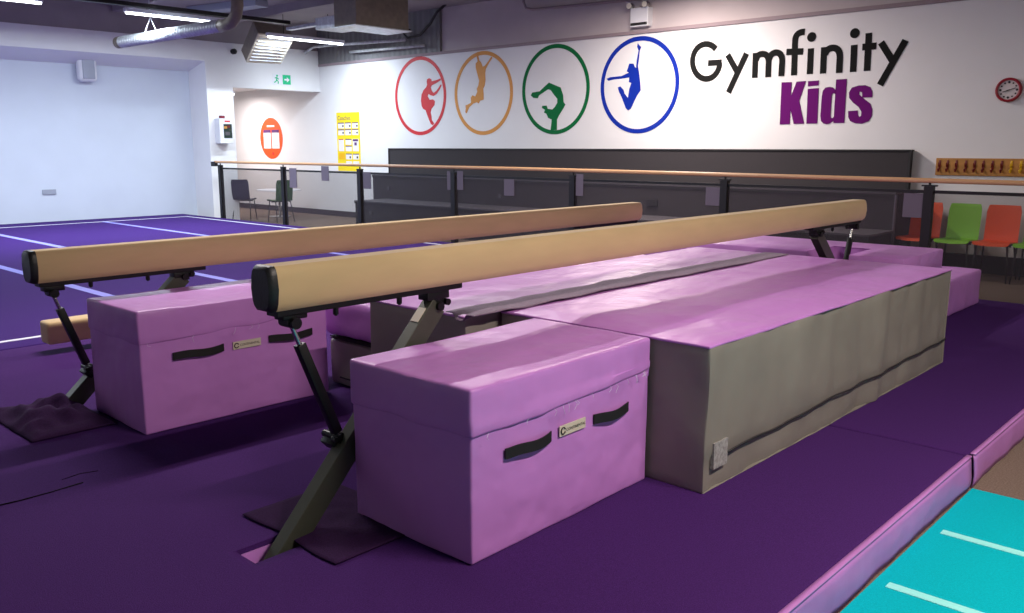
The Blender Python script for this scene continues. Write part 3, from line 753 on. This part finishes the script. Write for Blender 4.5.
letter([(*A6, [(270, 438), (280, 222)]), (*A6, arc((286, 285), (300, 230), (350, 228), 8)+arc((350, 228), (412, 228), (408, 310), 8)+[(402, 432)])])
letter([(*A6, [(516, 424), (526, 204)])], [(*A6, 531, 108, .063)])
letter([(*A6, [(630, 416), (646, 106)]), (*A6, [(592, 222), (706, 212)])])
letter([(*A6, [(745, 183), (840, 335)]), (*A6, [(946, 166), (736, 532)])])
rk = root('lettering_sign', (XB-.002, 5.3, 1.95), 'bold purple wall lettering reading Kids', 'wall lettering')
def solid(polys):
    mb = MB()
    for pl in polys:
        mb.prism([WP(770+x/8.904, 70+y/8.904, .001) for x, y in pl], (-.006, 0, 0))
    mb.build('letter', 'letter_purple', rk)
solid([[(105,110),(195,107),(188,235),(238,103),(322,98),(262,275),(305,478),(212,480),(182,350),(178,482),(88,485)]])
solid([[(340,100),(437,93),(433,137),(338,146)], [(338,168),(435,161),(422,476),(325,478)]])
solid([[(590,85),(686,79),(662,472),(566,472)], [(587,178),(560,155),(530,150),(495,157),(472,185),(462,240),(450,410),(456,455),(475,476),(505,483),(535,476),(568,450),(570,415),(560,428),(546,428),(540,412),(552,225),(560,208),(575,208),(585,220)]])
solid([[(822,246),(912,243),(912,190),(895,152),(850,135),(790,138),(730,157),(705,200),(707,250),(740,290),(790,330),(815,370),(812,408),(797,418),(785,402),(782,360),(697,365),(698,420),(715,455),(760,475),(820,478),(880,455),(908,410),(912,350),(895,300),(850,265),(815,238),(797,218),(798,197),(811,192),(822,205)]])

def pic(name, a, b, m, d, parent=None, **k):
    A, B = P(*a, x=XB), P(*b, x=XB)
    return MB().box((XB-d, min(A.y, B.y), min(A.z, B.z)), (XB-max(0, d-.004), max(A.y, B.y), max(A.z, B.z))).build(name, m, parent, **k)
# yellow poster
r = root('wall_poster', P(350, 140, x=XB), 'tall yellow staff poster with rows of small cards left of the red ring', 'poster')
A, B = P(336.5, 112.5, x=XB), P(361, 165, x=XB)
A.z = P(349, 112.3, x=XB).z; B.z = P(349, 171, x=XB).z
MB().box((XB-.006, B.y, B.z), (XB, A.y, A.z)).build('backing', 'yellow', r)
W0 = A.y-B.y; H0 = A.z-B.z
def card(c0, c1, r0, r1, m='paper', d=.009, name='card'):
    return MB().box((XB-d, A.y-W0*c1, A.z-H0*r1), (XB-.005, A.y-W0*c0, A.z-H0*r0)).build(name, m, r)
for rr in ((.17, .27), (.285, .385)):
    for cc in ((.06, .33), (.37, .63), (.68, .94)):
        card(cc[0], cc[1], rr[0], rr[1]); card(cc[0], cc[1], rr[0], rr[0]+.016, 'purple_ink', .011, 'card_heading')
        card(cc[1]-.08, cc[1]-.02, rr[0]+.045, rr[0]+.075, 'ink', .011, 'card_photo')
card(.06, .30, .455, .66); card(.37, .63, .45, .55); card(.37, .63, .565, .66); card(.68, .94, .45, .66)
card(.37, .63, .45, .466, 'purple_ink', .011, 'card_heading'); card(.37, .63, .565, .58, 'purple_ink', .011, 'card_heading')
card(.70, .92, .455, .49, 'purple_ink', .011, 'card_heading'); card(.76, .86, .51, .56, 'purple_ink', .011, 'card_photo'); card(.08, .28, .452, .466, 'sign_red', .011, 'card_heading')
card(.06, .33, .69, .80, 'gold'); card(.37, .63, .70, .80); card(.68, .94, .70, .80); card(.37, .63, .83, .9); card(.68, .94, .83, .9)
for c0 in (.37, .68): card(c0, c0+.26, .70, .715, 'purple_ink', .011, 'card_heading'); card(c0+.16, c0+.22, .745, .78, 'ink', .011, 'card_photo')
text_strip('Coaches', (XB-.0065, A.y-W0*.05, A.z-H0*.13), (0, -1, 0), (0, 0, 1), H0*.075, .001, 'purple_ink', r, 'heading')
# orange oval notice
c = P(271.5, 138.3, x=XB); T = P(271, 118, x=XB); Bm = P(271, 159, x=XB); RR = (T.z-Bm.z)/2
r = root('round_notice', c, 'round orange notice with two white sheets on the alcove wall', 'notice')
MB().cyl((XB-.002, c.y, c.z), (XB-.008, c.y, c.z), RR, 48).build('disc', 'oval', r, smooth='auto')
for dy in (.17, -.19):
    MB().box((XB-.012, c.y+dy-.155, c.z-.24), (XB-.007, c.y+dy+.155, c.z+.13)).build('sheet', 'paper', r)
    MB().box((XB-.014, c.y+dy-.155, c.z+.13), (XB-.007, c.y+dy+.155, c.z+.20)).build('sheet_heading', 'purple_ink', r)
    for k in range(7):
        MB().box((XB-.0135, c.y+dy-.12, c.z+.09-.045*k), (XB-.0115, c.y+dy+.12, c.z+.098-.045*k)).build('text_line', 'notice', r)
MB().box((XB-.011, c.y-.16, c.z+.265), (XB-.007, c.y+.16, c.z+.305)).build('title_bar', 'paper', r)
MB().cyl((XB, c.y-.06, c.z-.36), (XB-.011, c.y-.06, c.z-.36), .035, 12).build('dot', 'sign_red', r)
# clock
c = P(1009.3, 90, x=XB); Rk = .14
r = root('wall_clock', (XB, c.y, c.z), 'round red rimmed wall clock at the right edge above the coat rack', 'clock')
mb = MB(); n = 48; V = []
for k in range(n):
    t = 2*math.pi*k/n; q = [(Rk, 0), (Rk, -.045), (Rk-.012, -.055), (Rk-.028, -.05), (Rk-.03, 0)]
    V.append([mb.bm.verts.new((XB+dx, c.y+rr*math.cos(t), c.z+rr*math.sin(t))) for rr, dx in q])
for k in range(n):
    for j in range(5): mb.bm.faces.new((V[k][j], V[k][(j+1) % 5], V[(k+1) % n][(j+1) % 5], V[(k+1) % n][j]))
mb.build('rim', 'clock_rim', r, smooth='auto')
MB().cyl((XB, c.y, c.z), (XB-.03, c.y, c.z), Rk-.02, 40).build('face', 'clock_face', r, smooth='auto')
for k in range(12):
    t = math.pi/6*k; s, co = math.sin(t), math.cos(t)
    MB().cyl((XB-.03, c.y-s*.088, c.z+co*.088), (XB-.033, c.y-s*.088, c.z+co*.088), .010 if k % 3 else .014, 8).build('hour_mark', 'ink', r)
MB().bar((XB-.036, c.y+.02, c.z-.005), (XB-.036, c.y-.075, c.z+.02), .004, .010, up=(1, 0, 0)).build('minute_hand', 'ink', r)
MB().bar((XB-.039, c.y-.01, c.z), (XB-.039, c.y+.06, c.z-.022), .004, .014, up=(1, 0, 0)).build('hour_hand', 'ink', r)
# coat rack
A = P(937, 158, x=XB); B = P(937, 175, x=XB)
r = root('coat_rack', (XB, 2.4, B.z), 'wooden coat rack board with red and yellow hooks on the right wall', 'coat rack')
MB().box((XB-.025, 1.2, B.z), (XB-.002, A.y, A.z), bev=.004).build('board', 'rack_wood', r)
hy = [P(u, 166, x=XB).y for u in (940.2, 948.2, 957, 966.6, 975.3, 984, 993.2, 1002.4, 1012, 1021.7)]
st = hy[8]-hy[9]
hy += [hy[9]-st*k for k in range(1, 6)]
for i, y in enumerate(hy):
    if y < 1.25: continue
    zt = A.z-.025; m = 'hook_red' if i < 8 else 'hook_yellow'
    q = MB().box((XB-.032, y-.012, zt-.11), (XB-.022, y+.012, zt), bev=.003)
    q.path([(XB-.03, y, zt-.06), (XB-.06, y, zt-.075), (XB-.07, y, zt-.05), (XB-.068, y, zt-.03)], .008, 8)
    q.path([(XB-.03, y, zt-.1), (XB-.05, y, zt-.14), (XB-.075, y, zt-.135), (XB-.08, y, zt-.115)], .008, 8).ball((XB-.08, y, zt-.112), .013, n=10)
    q.build('hook', m, r, smooth='auto', label='dark red hook' if i < 8 else 'yellow hook')

# ------------------------------------------------------------------ left wall items
def LP(u, v, d=0):
    p = P(u, v, y=YL); return p
# exit sign
A = LP(272.5, 73.5); B = LP(291, 85.5)
r = root('exit_sign', ((A.x+B.x)/2, YL, B.z), 'small green and white running man exit sign above the opening', 'exit sign')
MB().box((A.x, YL-.012, B.z), (B.x, YL, A.z)).build('panel', 'white_plastic', r)
w = B.x-A.x; h = A.z-B.z; zc = (A.z+B.z)/2
MB().box((A.x+w*.53, YL-.016, B.z+h*.06), (B.x-w*.03, YL-.011, A.z-h*.06)).build('green_field', 'exit_green', r)
c0 = A.x+w*.755
MB().prism([(c0+h*.3*a, YL-.016, zc+h*.3*b) for a, b in ((-.9, -.25), (-.9, .25), (0, .25), (0, .8), (1, 0), (0, -.8), (0, -.25))], (0, -.003, 0)).build('arrow', 'white_plastic', r)
cx = A.x+w*.2
q = MB().cyl((cx+.01, YL-.012, zc+h*.32), (cx+.01, YL-.016, zc+h*.32), h*.1, 12)
for pa_, pb_ in (((0, .2), (-.02, -.08)), ((0, .15), (.2, .0)), ((0, .15), (-.2, .1)), ((-.02, -.08), (.16, -.2)), ((.16, -.2), (.12, -.42)), ((-.02, -.08), (-.14, -.25)), ((-.14, -.25), (-.3, -.3))):
    q.bar((cx+pa_[0]*h, YL-.014, zc+pa_[1]*h), (cx+pb_[0]*h, YL-.014, zc+pb_[1]*h), h*.1, .004, up=(0, 1, 0))
q.build('running_figure', 'exit_green', r)
# call box
A = P(219, 118.5, y=YL-.2); B = P(234, 143, y=YL-.2)
x0, x1, z0, z1 = A.x+.0, B.x-.02, P(226, 143.5, y=YL-.2).z, P(226, 118.5, y=YL-.2).z
r = root('first_aid_cabinet', ((x0+x1)/2, YL, z0), 'white wall cabinet with a dark picture panel on the pier by the opening', 'cabinet')
MB().box((x0, YL-.2, z0), (x1, YL, z1), bev=.008).build('case', 'white_plastic', r)
dx = x1-x0; dz = z1-z0
pn = MB().box((x0+dx*.32, YL-.206, z0+dz*.22), (x1-dx*.04, YL-.199, z0+dz*.78)).build('picture_panel', 'panel_dark', r, label='dark picture panel')
for fx, fz, s, m in ((.45, .64, .035, 'rack_wood'), (.7, .68, .03, 'hook_red'), (.6, .4, .05, 'bench_top'), (.82, .55, .03, 'leg_paint_sheen')):
    MB().box((x0+dx*fx-s, YL-.209, z0+dz*fz-s*.7), (x0+dx*fx+s, YL-.205, z0+dz*fz+s*.7)).build('picture_detail', m, pn)
MB().box((x0+dx*.42, YL-.204, z0+dz*.86), (x0+dx*.85, YL-.199, z0+dz*.92)).build('red_caption', 'sign_red', r)
MB().box((x0+dx*.3, YL-.13, z1), (x0+dx*.62, YL-.04, z1+.06), bev=.01).build('beacon', 'red_plastic', r, label='small dark red beacon')
# speaker in the recess
c = P(86, 68, y=YR-.15)
r = root('wall_speaker', (c.x, YR, c.z-.2), 'grey rounded loudspeaker mounted high in the left wall recess', 'speaker')
MB().soft(c.x-.17, c.x+.17, YR-.26, YR-.06, c.z-.25, c.z+.25, r=.08, d=.08, amp=0).build('cabinet', 'white_plastic', r, smooth='auto')
MB().soft(c.x-.11, c.x+.11, YR-.275, YR-.25, c.z-.2, c.z+.2, r=.012, d=.08, amp=0).build('grille', 'grey_plastic', r, smooth='auto')
MB().box((c.x-.04, YR-.08, c.z-.05), (c.x+.04, YR, c.z+.05)).build('bracket', 'grey_plastic', r)
# wall sockets
p = P(49, 192, y=YR); MB().box((p.x-.12, YR-.02, p.z-.05), (p.x+.12, YR, p.z+.05), bev=.006).box((p.x-.08, YR-.024, p.z-.03), (p.x-.02, YR-.019, p.z+.01)).box((p.x+.02, YR-.024, p.z-.03), (p.x+.08, YR-.019, p.z+.01)).build('wall_socket', 'grey_plastic', label='small double socket low on the left recess wall', cat='socket')
p = P(233.5, 51.5, y=YL-.03); MB().cyl((p.x, YL, p.z), (p.x, YL-.07, p.z), .055, 20).ball((p.x, YL-.08, p.z), .045).build('dome_camera', 'ink', smooth='auto', label='tiny black dome camera near the ceiling left of the slanted grille', cat='camera')
# emergency light
A = P(633, 9, x=XB-.02); B = P(650, 26, x=XB-.02)
r = root('emergency_light', (XB, (A.y+B.y)/2, B.z), 'twin headed emergency light high on the back wall above the blue ring', 'lamp')
MB().box((XB-.09, B.y, B.z), (XB+.05, A.y, A.z), bev=.008).build('case', 'white_plastic', r)
MB().box((XB-.095, B.y+.01, B.z+.02), (XB-.088, A.y-.01, B.z+.06)).build('status_strip', 'ink', r)
for y in (B.y+.02, A.y-.02):
    hd = MB().cyl((XB-.05, y, A.z+.04), (XB-.16, y, A.z+.03), .035, 20, r2=.05).cyl((XB-.03, y, A.z-.01), (XB-.03, y, A.z+.05), .012, 8).build('lamp_head', 'chrome', r, smooth='auto')
    MB().cyl((XB-.158, y, A.z+.03), (XB-.166, y, A.z+.03), .044, 20).build('lens', 'lens', hd, smooth='auto')
def WX(u, v, x): return P(u, v, x=x)
MB().path([WX(523, -12, 11.72), WX(523.5, 2, 11.72), WX(526, 8, 11.72), WX(533, 9.5, 11.72), WX(640, -1, 11.75), WX(760, -14, 11.76)], .022, 10).build('conduit', 'trim', smooth=True, label='thin conduit pipe bending along the upper back wall', cat='pipe')
MB().path([WX(446, 4, 11.6), WX(437, 12, 11.6), WX(430, 24, 11.6), WX(420, 35, 11.6), WX(408, 38, 11.6), WX(403, 33, 11.6), WX(410, 30, 11.6)], .025, 8).build('hanging_cable', 'ink', smooth=True, label='thick black cable looping down the grey cladding', cat='cable')

# ------------------------------------------------------------------ services under the ceiling
MB().path([WX(300, 56, 11.5), WX(313, 47, 11.3), WX(330, 45, 11.3), WX(405, 40, 11.5)], .03, 10).build('conduit', 'galv', smooth=True, label='galvanized pipe bending over the corner above the yellow poster', cat='pipe')
MB().path([WX(350, 52, 11.6), WX(385, 49, 11.6), WX(424, 45.5, 11.6)], .028, 10).build('conduit', 'galv', smooth=True, label='galvanized pipe just above the red ring sign', cat='pipe')
a = P(289, 29, z=3.45); b = P(335, 21.7, z=3.45)
MB().bar(a, b, .12, .05, bev=.005).build('cable_tray', 'galv', label='galvanized cable tray running under the dark ceiling towards the big duct', cat='cable tray')
a = P(322, 27.5, z=3.38); b = P(345, 28.9, z=3.38)
MB().bar(a, b, .1, .04).build('cable_tray', 'galv', label='short galvanized tray below the long cable tray', cat='cable tray')
r = root('air_duct', (9.3, 11.1, 3.3), 'large rectangular galvanized air duct under the ceiling above the red ring', 'duct')
MB().box((9.0, 11.72, 3.29), (10.1, 12.3, 3.94), bev=.006).build('duct_box', 'duct_brown', r)
MB().box((9.05, 12.3, 3.31), (9.6, 12.9, 3.5), bev=.006).box((8.96, 11.68, 3.275), (10.14, 12.34, 3.292)).build('flange', 'galv', r)
# flexible duct with elbow
pL = P(119, 42.5, z=3.09); pR = P(222, 25.5, z=3.16)
r = root('flexible_duct', (pL.x, pL.y, 3.1), 'ribbed silver flexible duct slanting below the ceiling on the left', 'duct')
dd = (pR-pL); n = 160; pts = [pL+dd*(k/n) for k in range(n+1)]
mb = MB().path(pts, [  .080+.016*math.sin(k*math.pi*.5) for k in range(n+1)], 20)
mb.build('ribbed_hose', 'galv', r, smooth=True)
MB().cyl(pL-dd.normalized()*.03, pL+dd.normalized()*.08, .095, 24).build('collar', 'duct_brown', r, smooth='auto')
e = pR; q = dd.normalized()
MB().path([e-q*.05, e+q*.12, e+q*.24+Vector((0, 0, .03)), e+q*.34+Vector((0, 0, .11)), e+q*.38+Vector((0, 0, .24)), e+q*.38+Vector((0, 0, .8))], .088, 20).build('elbow', 'duct_brown', r, smooth=True)
p = pL.lerp(pR, .34)
for s in (-1, 1): MB().path([p+Vector((.11*s, 0, .05)), p+Vector((.003*s, 0, .3)), p+Vector((.003*s, 0, .8))], .006, 6).build('hanger', 'white_plastic', r, smooth=True)
# slanted grille unit
q4 = [P(258.5, 34, y=15.1), P(294, 39, y=15.1), P(281, 64, y=15.75), P(246.5, 62.5, y=15.75)]
r = root('slanted_grille', sum(q4, Vector())/4, 'slanted square air grille hanging from the ceiling above the exit sign', 'grille')
up = Vector((0, .14, .20))
MB().prism([p+up*.12 for p in q4], up*1.1).build('housing', 'duct_brown', r)
MB().prism(q4, up*.12).build('grille_face', 'badge', r, label='pale cream grille face')
sl = MB()
for k in range(1, 9):
    t = k/9; a = q4[0].lerp(q4[3], t); b = q4[1].lerp(q4[2], t)
    sl.bar(a.lerp(b, .05)-up*.04, a.lerp(b, .95)-up*.04, .012, .012)
sl.build('slat', 'grey_plastic', r, kind='stuff')
a = P(193, 11, z=3.885); b = P(262, 3, z=3.885)
MB().bar(a, b, .3, .12, bev=.01).build('air_duct', 'grey_plastic', label='pale flat duct high under the ceiling behind the duct elbow', cat='duct')

# ------------------------------------------------------------------ lamps
def batten(xa, xb, y, z, label, power, col, hz=ZC-.001):
    r = root('batten_light', ((xa+xb)/2, y, z), label, 'ceiling light', 'fluorescent batten lights')
    MB().box((xa-.02, y-.05, z+.03), (xb+.02, y+.05, z+.09), bev=.005).build('housing', 'white_plastic', r)
    MB().cyl((xa, y, z+.015), (xb, y, z+.015), .02, 12).build('tube', 'tube', r, smooth='auto')
    for t in (.2, .8):
        x = xa+(xb-xa)*t; MB().cyl((x, y, z+.09), (x, y, hz), .006, 6).build('hanger', 'rail_black', r)
    ld = bpy.data.lights.new('lamp', 'AREA'); ld.shape = 'RECTANGLE'; ld.size = xb-xa; ld.size_y = .09
    ld.energy = power; ld.color = col; ld.spread = math.pi
    lo = bpy.data.objects.new('lamp', ld); COL.objects.link(lo); lo.location = ((xa+xb)/2, y, z-.008)
    return lo
cool = (.80, .90, 1.0); neu = (1, .93, .92); warm = (1, .86, .78)
batten(3.42, 5.07, 13.92, 3.385, 'batten light cut off at the top left corner', 200, cool, 3.5)
batten(6.29, 7.95, 13.92, 3.385, 'batten light above the ribbed silver duct', 220, cool, 3.5)
batten(9.43, 11.14, 14.97, 3.385, 'batten light between the slanted grille and the big duct', 110, cool)
batten(2.3, 3.95, 6.5, 3.5, 'batten light over the rear beam, above the picture', 150, neu)
batten(5.6, 7.25, 6.5, 3.5, 'batten light over the railing end of the rear beam, above the picture', 90, neu)
batten(9.1, 10.75, 7.1, 3.6, 'batten light before the back wall lettering, above the picture', 210, warm)
batten(2.1, 3.75, -.7, 3.5, 'batten light right of the landing mats, outside the picture', 215, warm)
batten(7.0, 8.65, -.7, 3.5, 'batten light near the coat rack, outside the picture', 18, warm)
batten(-1.6, .05, 13.92, 3.385, 'batten light far left of the picture above the violet floor', 150, cool)
lo = P(326, 27, z=3.5)
MB().box((3.2, 13.86, 3.50), (9.2, 13.98, 3.56)).build('lighting_trunking', 'rail_black', label='long black trunking carrying the lights on the left', cat='trunking')
# light inside the alcove
batten(9.9, 11.1, 19.2, 2.56, 'ceiling light inside the alcove, hidden above the opening', 90, (1, .9, .87), 2.699)

w = bpy.data.worlds.new('world'); SC.world = w; w.use_nodes = True
w.node_tree.nodes['Background'].inputs[0].default_value = (.6, .6, .7, 1); w.node_tree.nodes['Background'].inputs[1].default_value = .09
vs = SC.view_settings
vs.view_transform = 'Standard'; vs.look = 'None'; vs.gamma = 1; vs.use_curve_mapping = False; vs.exposure = 0
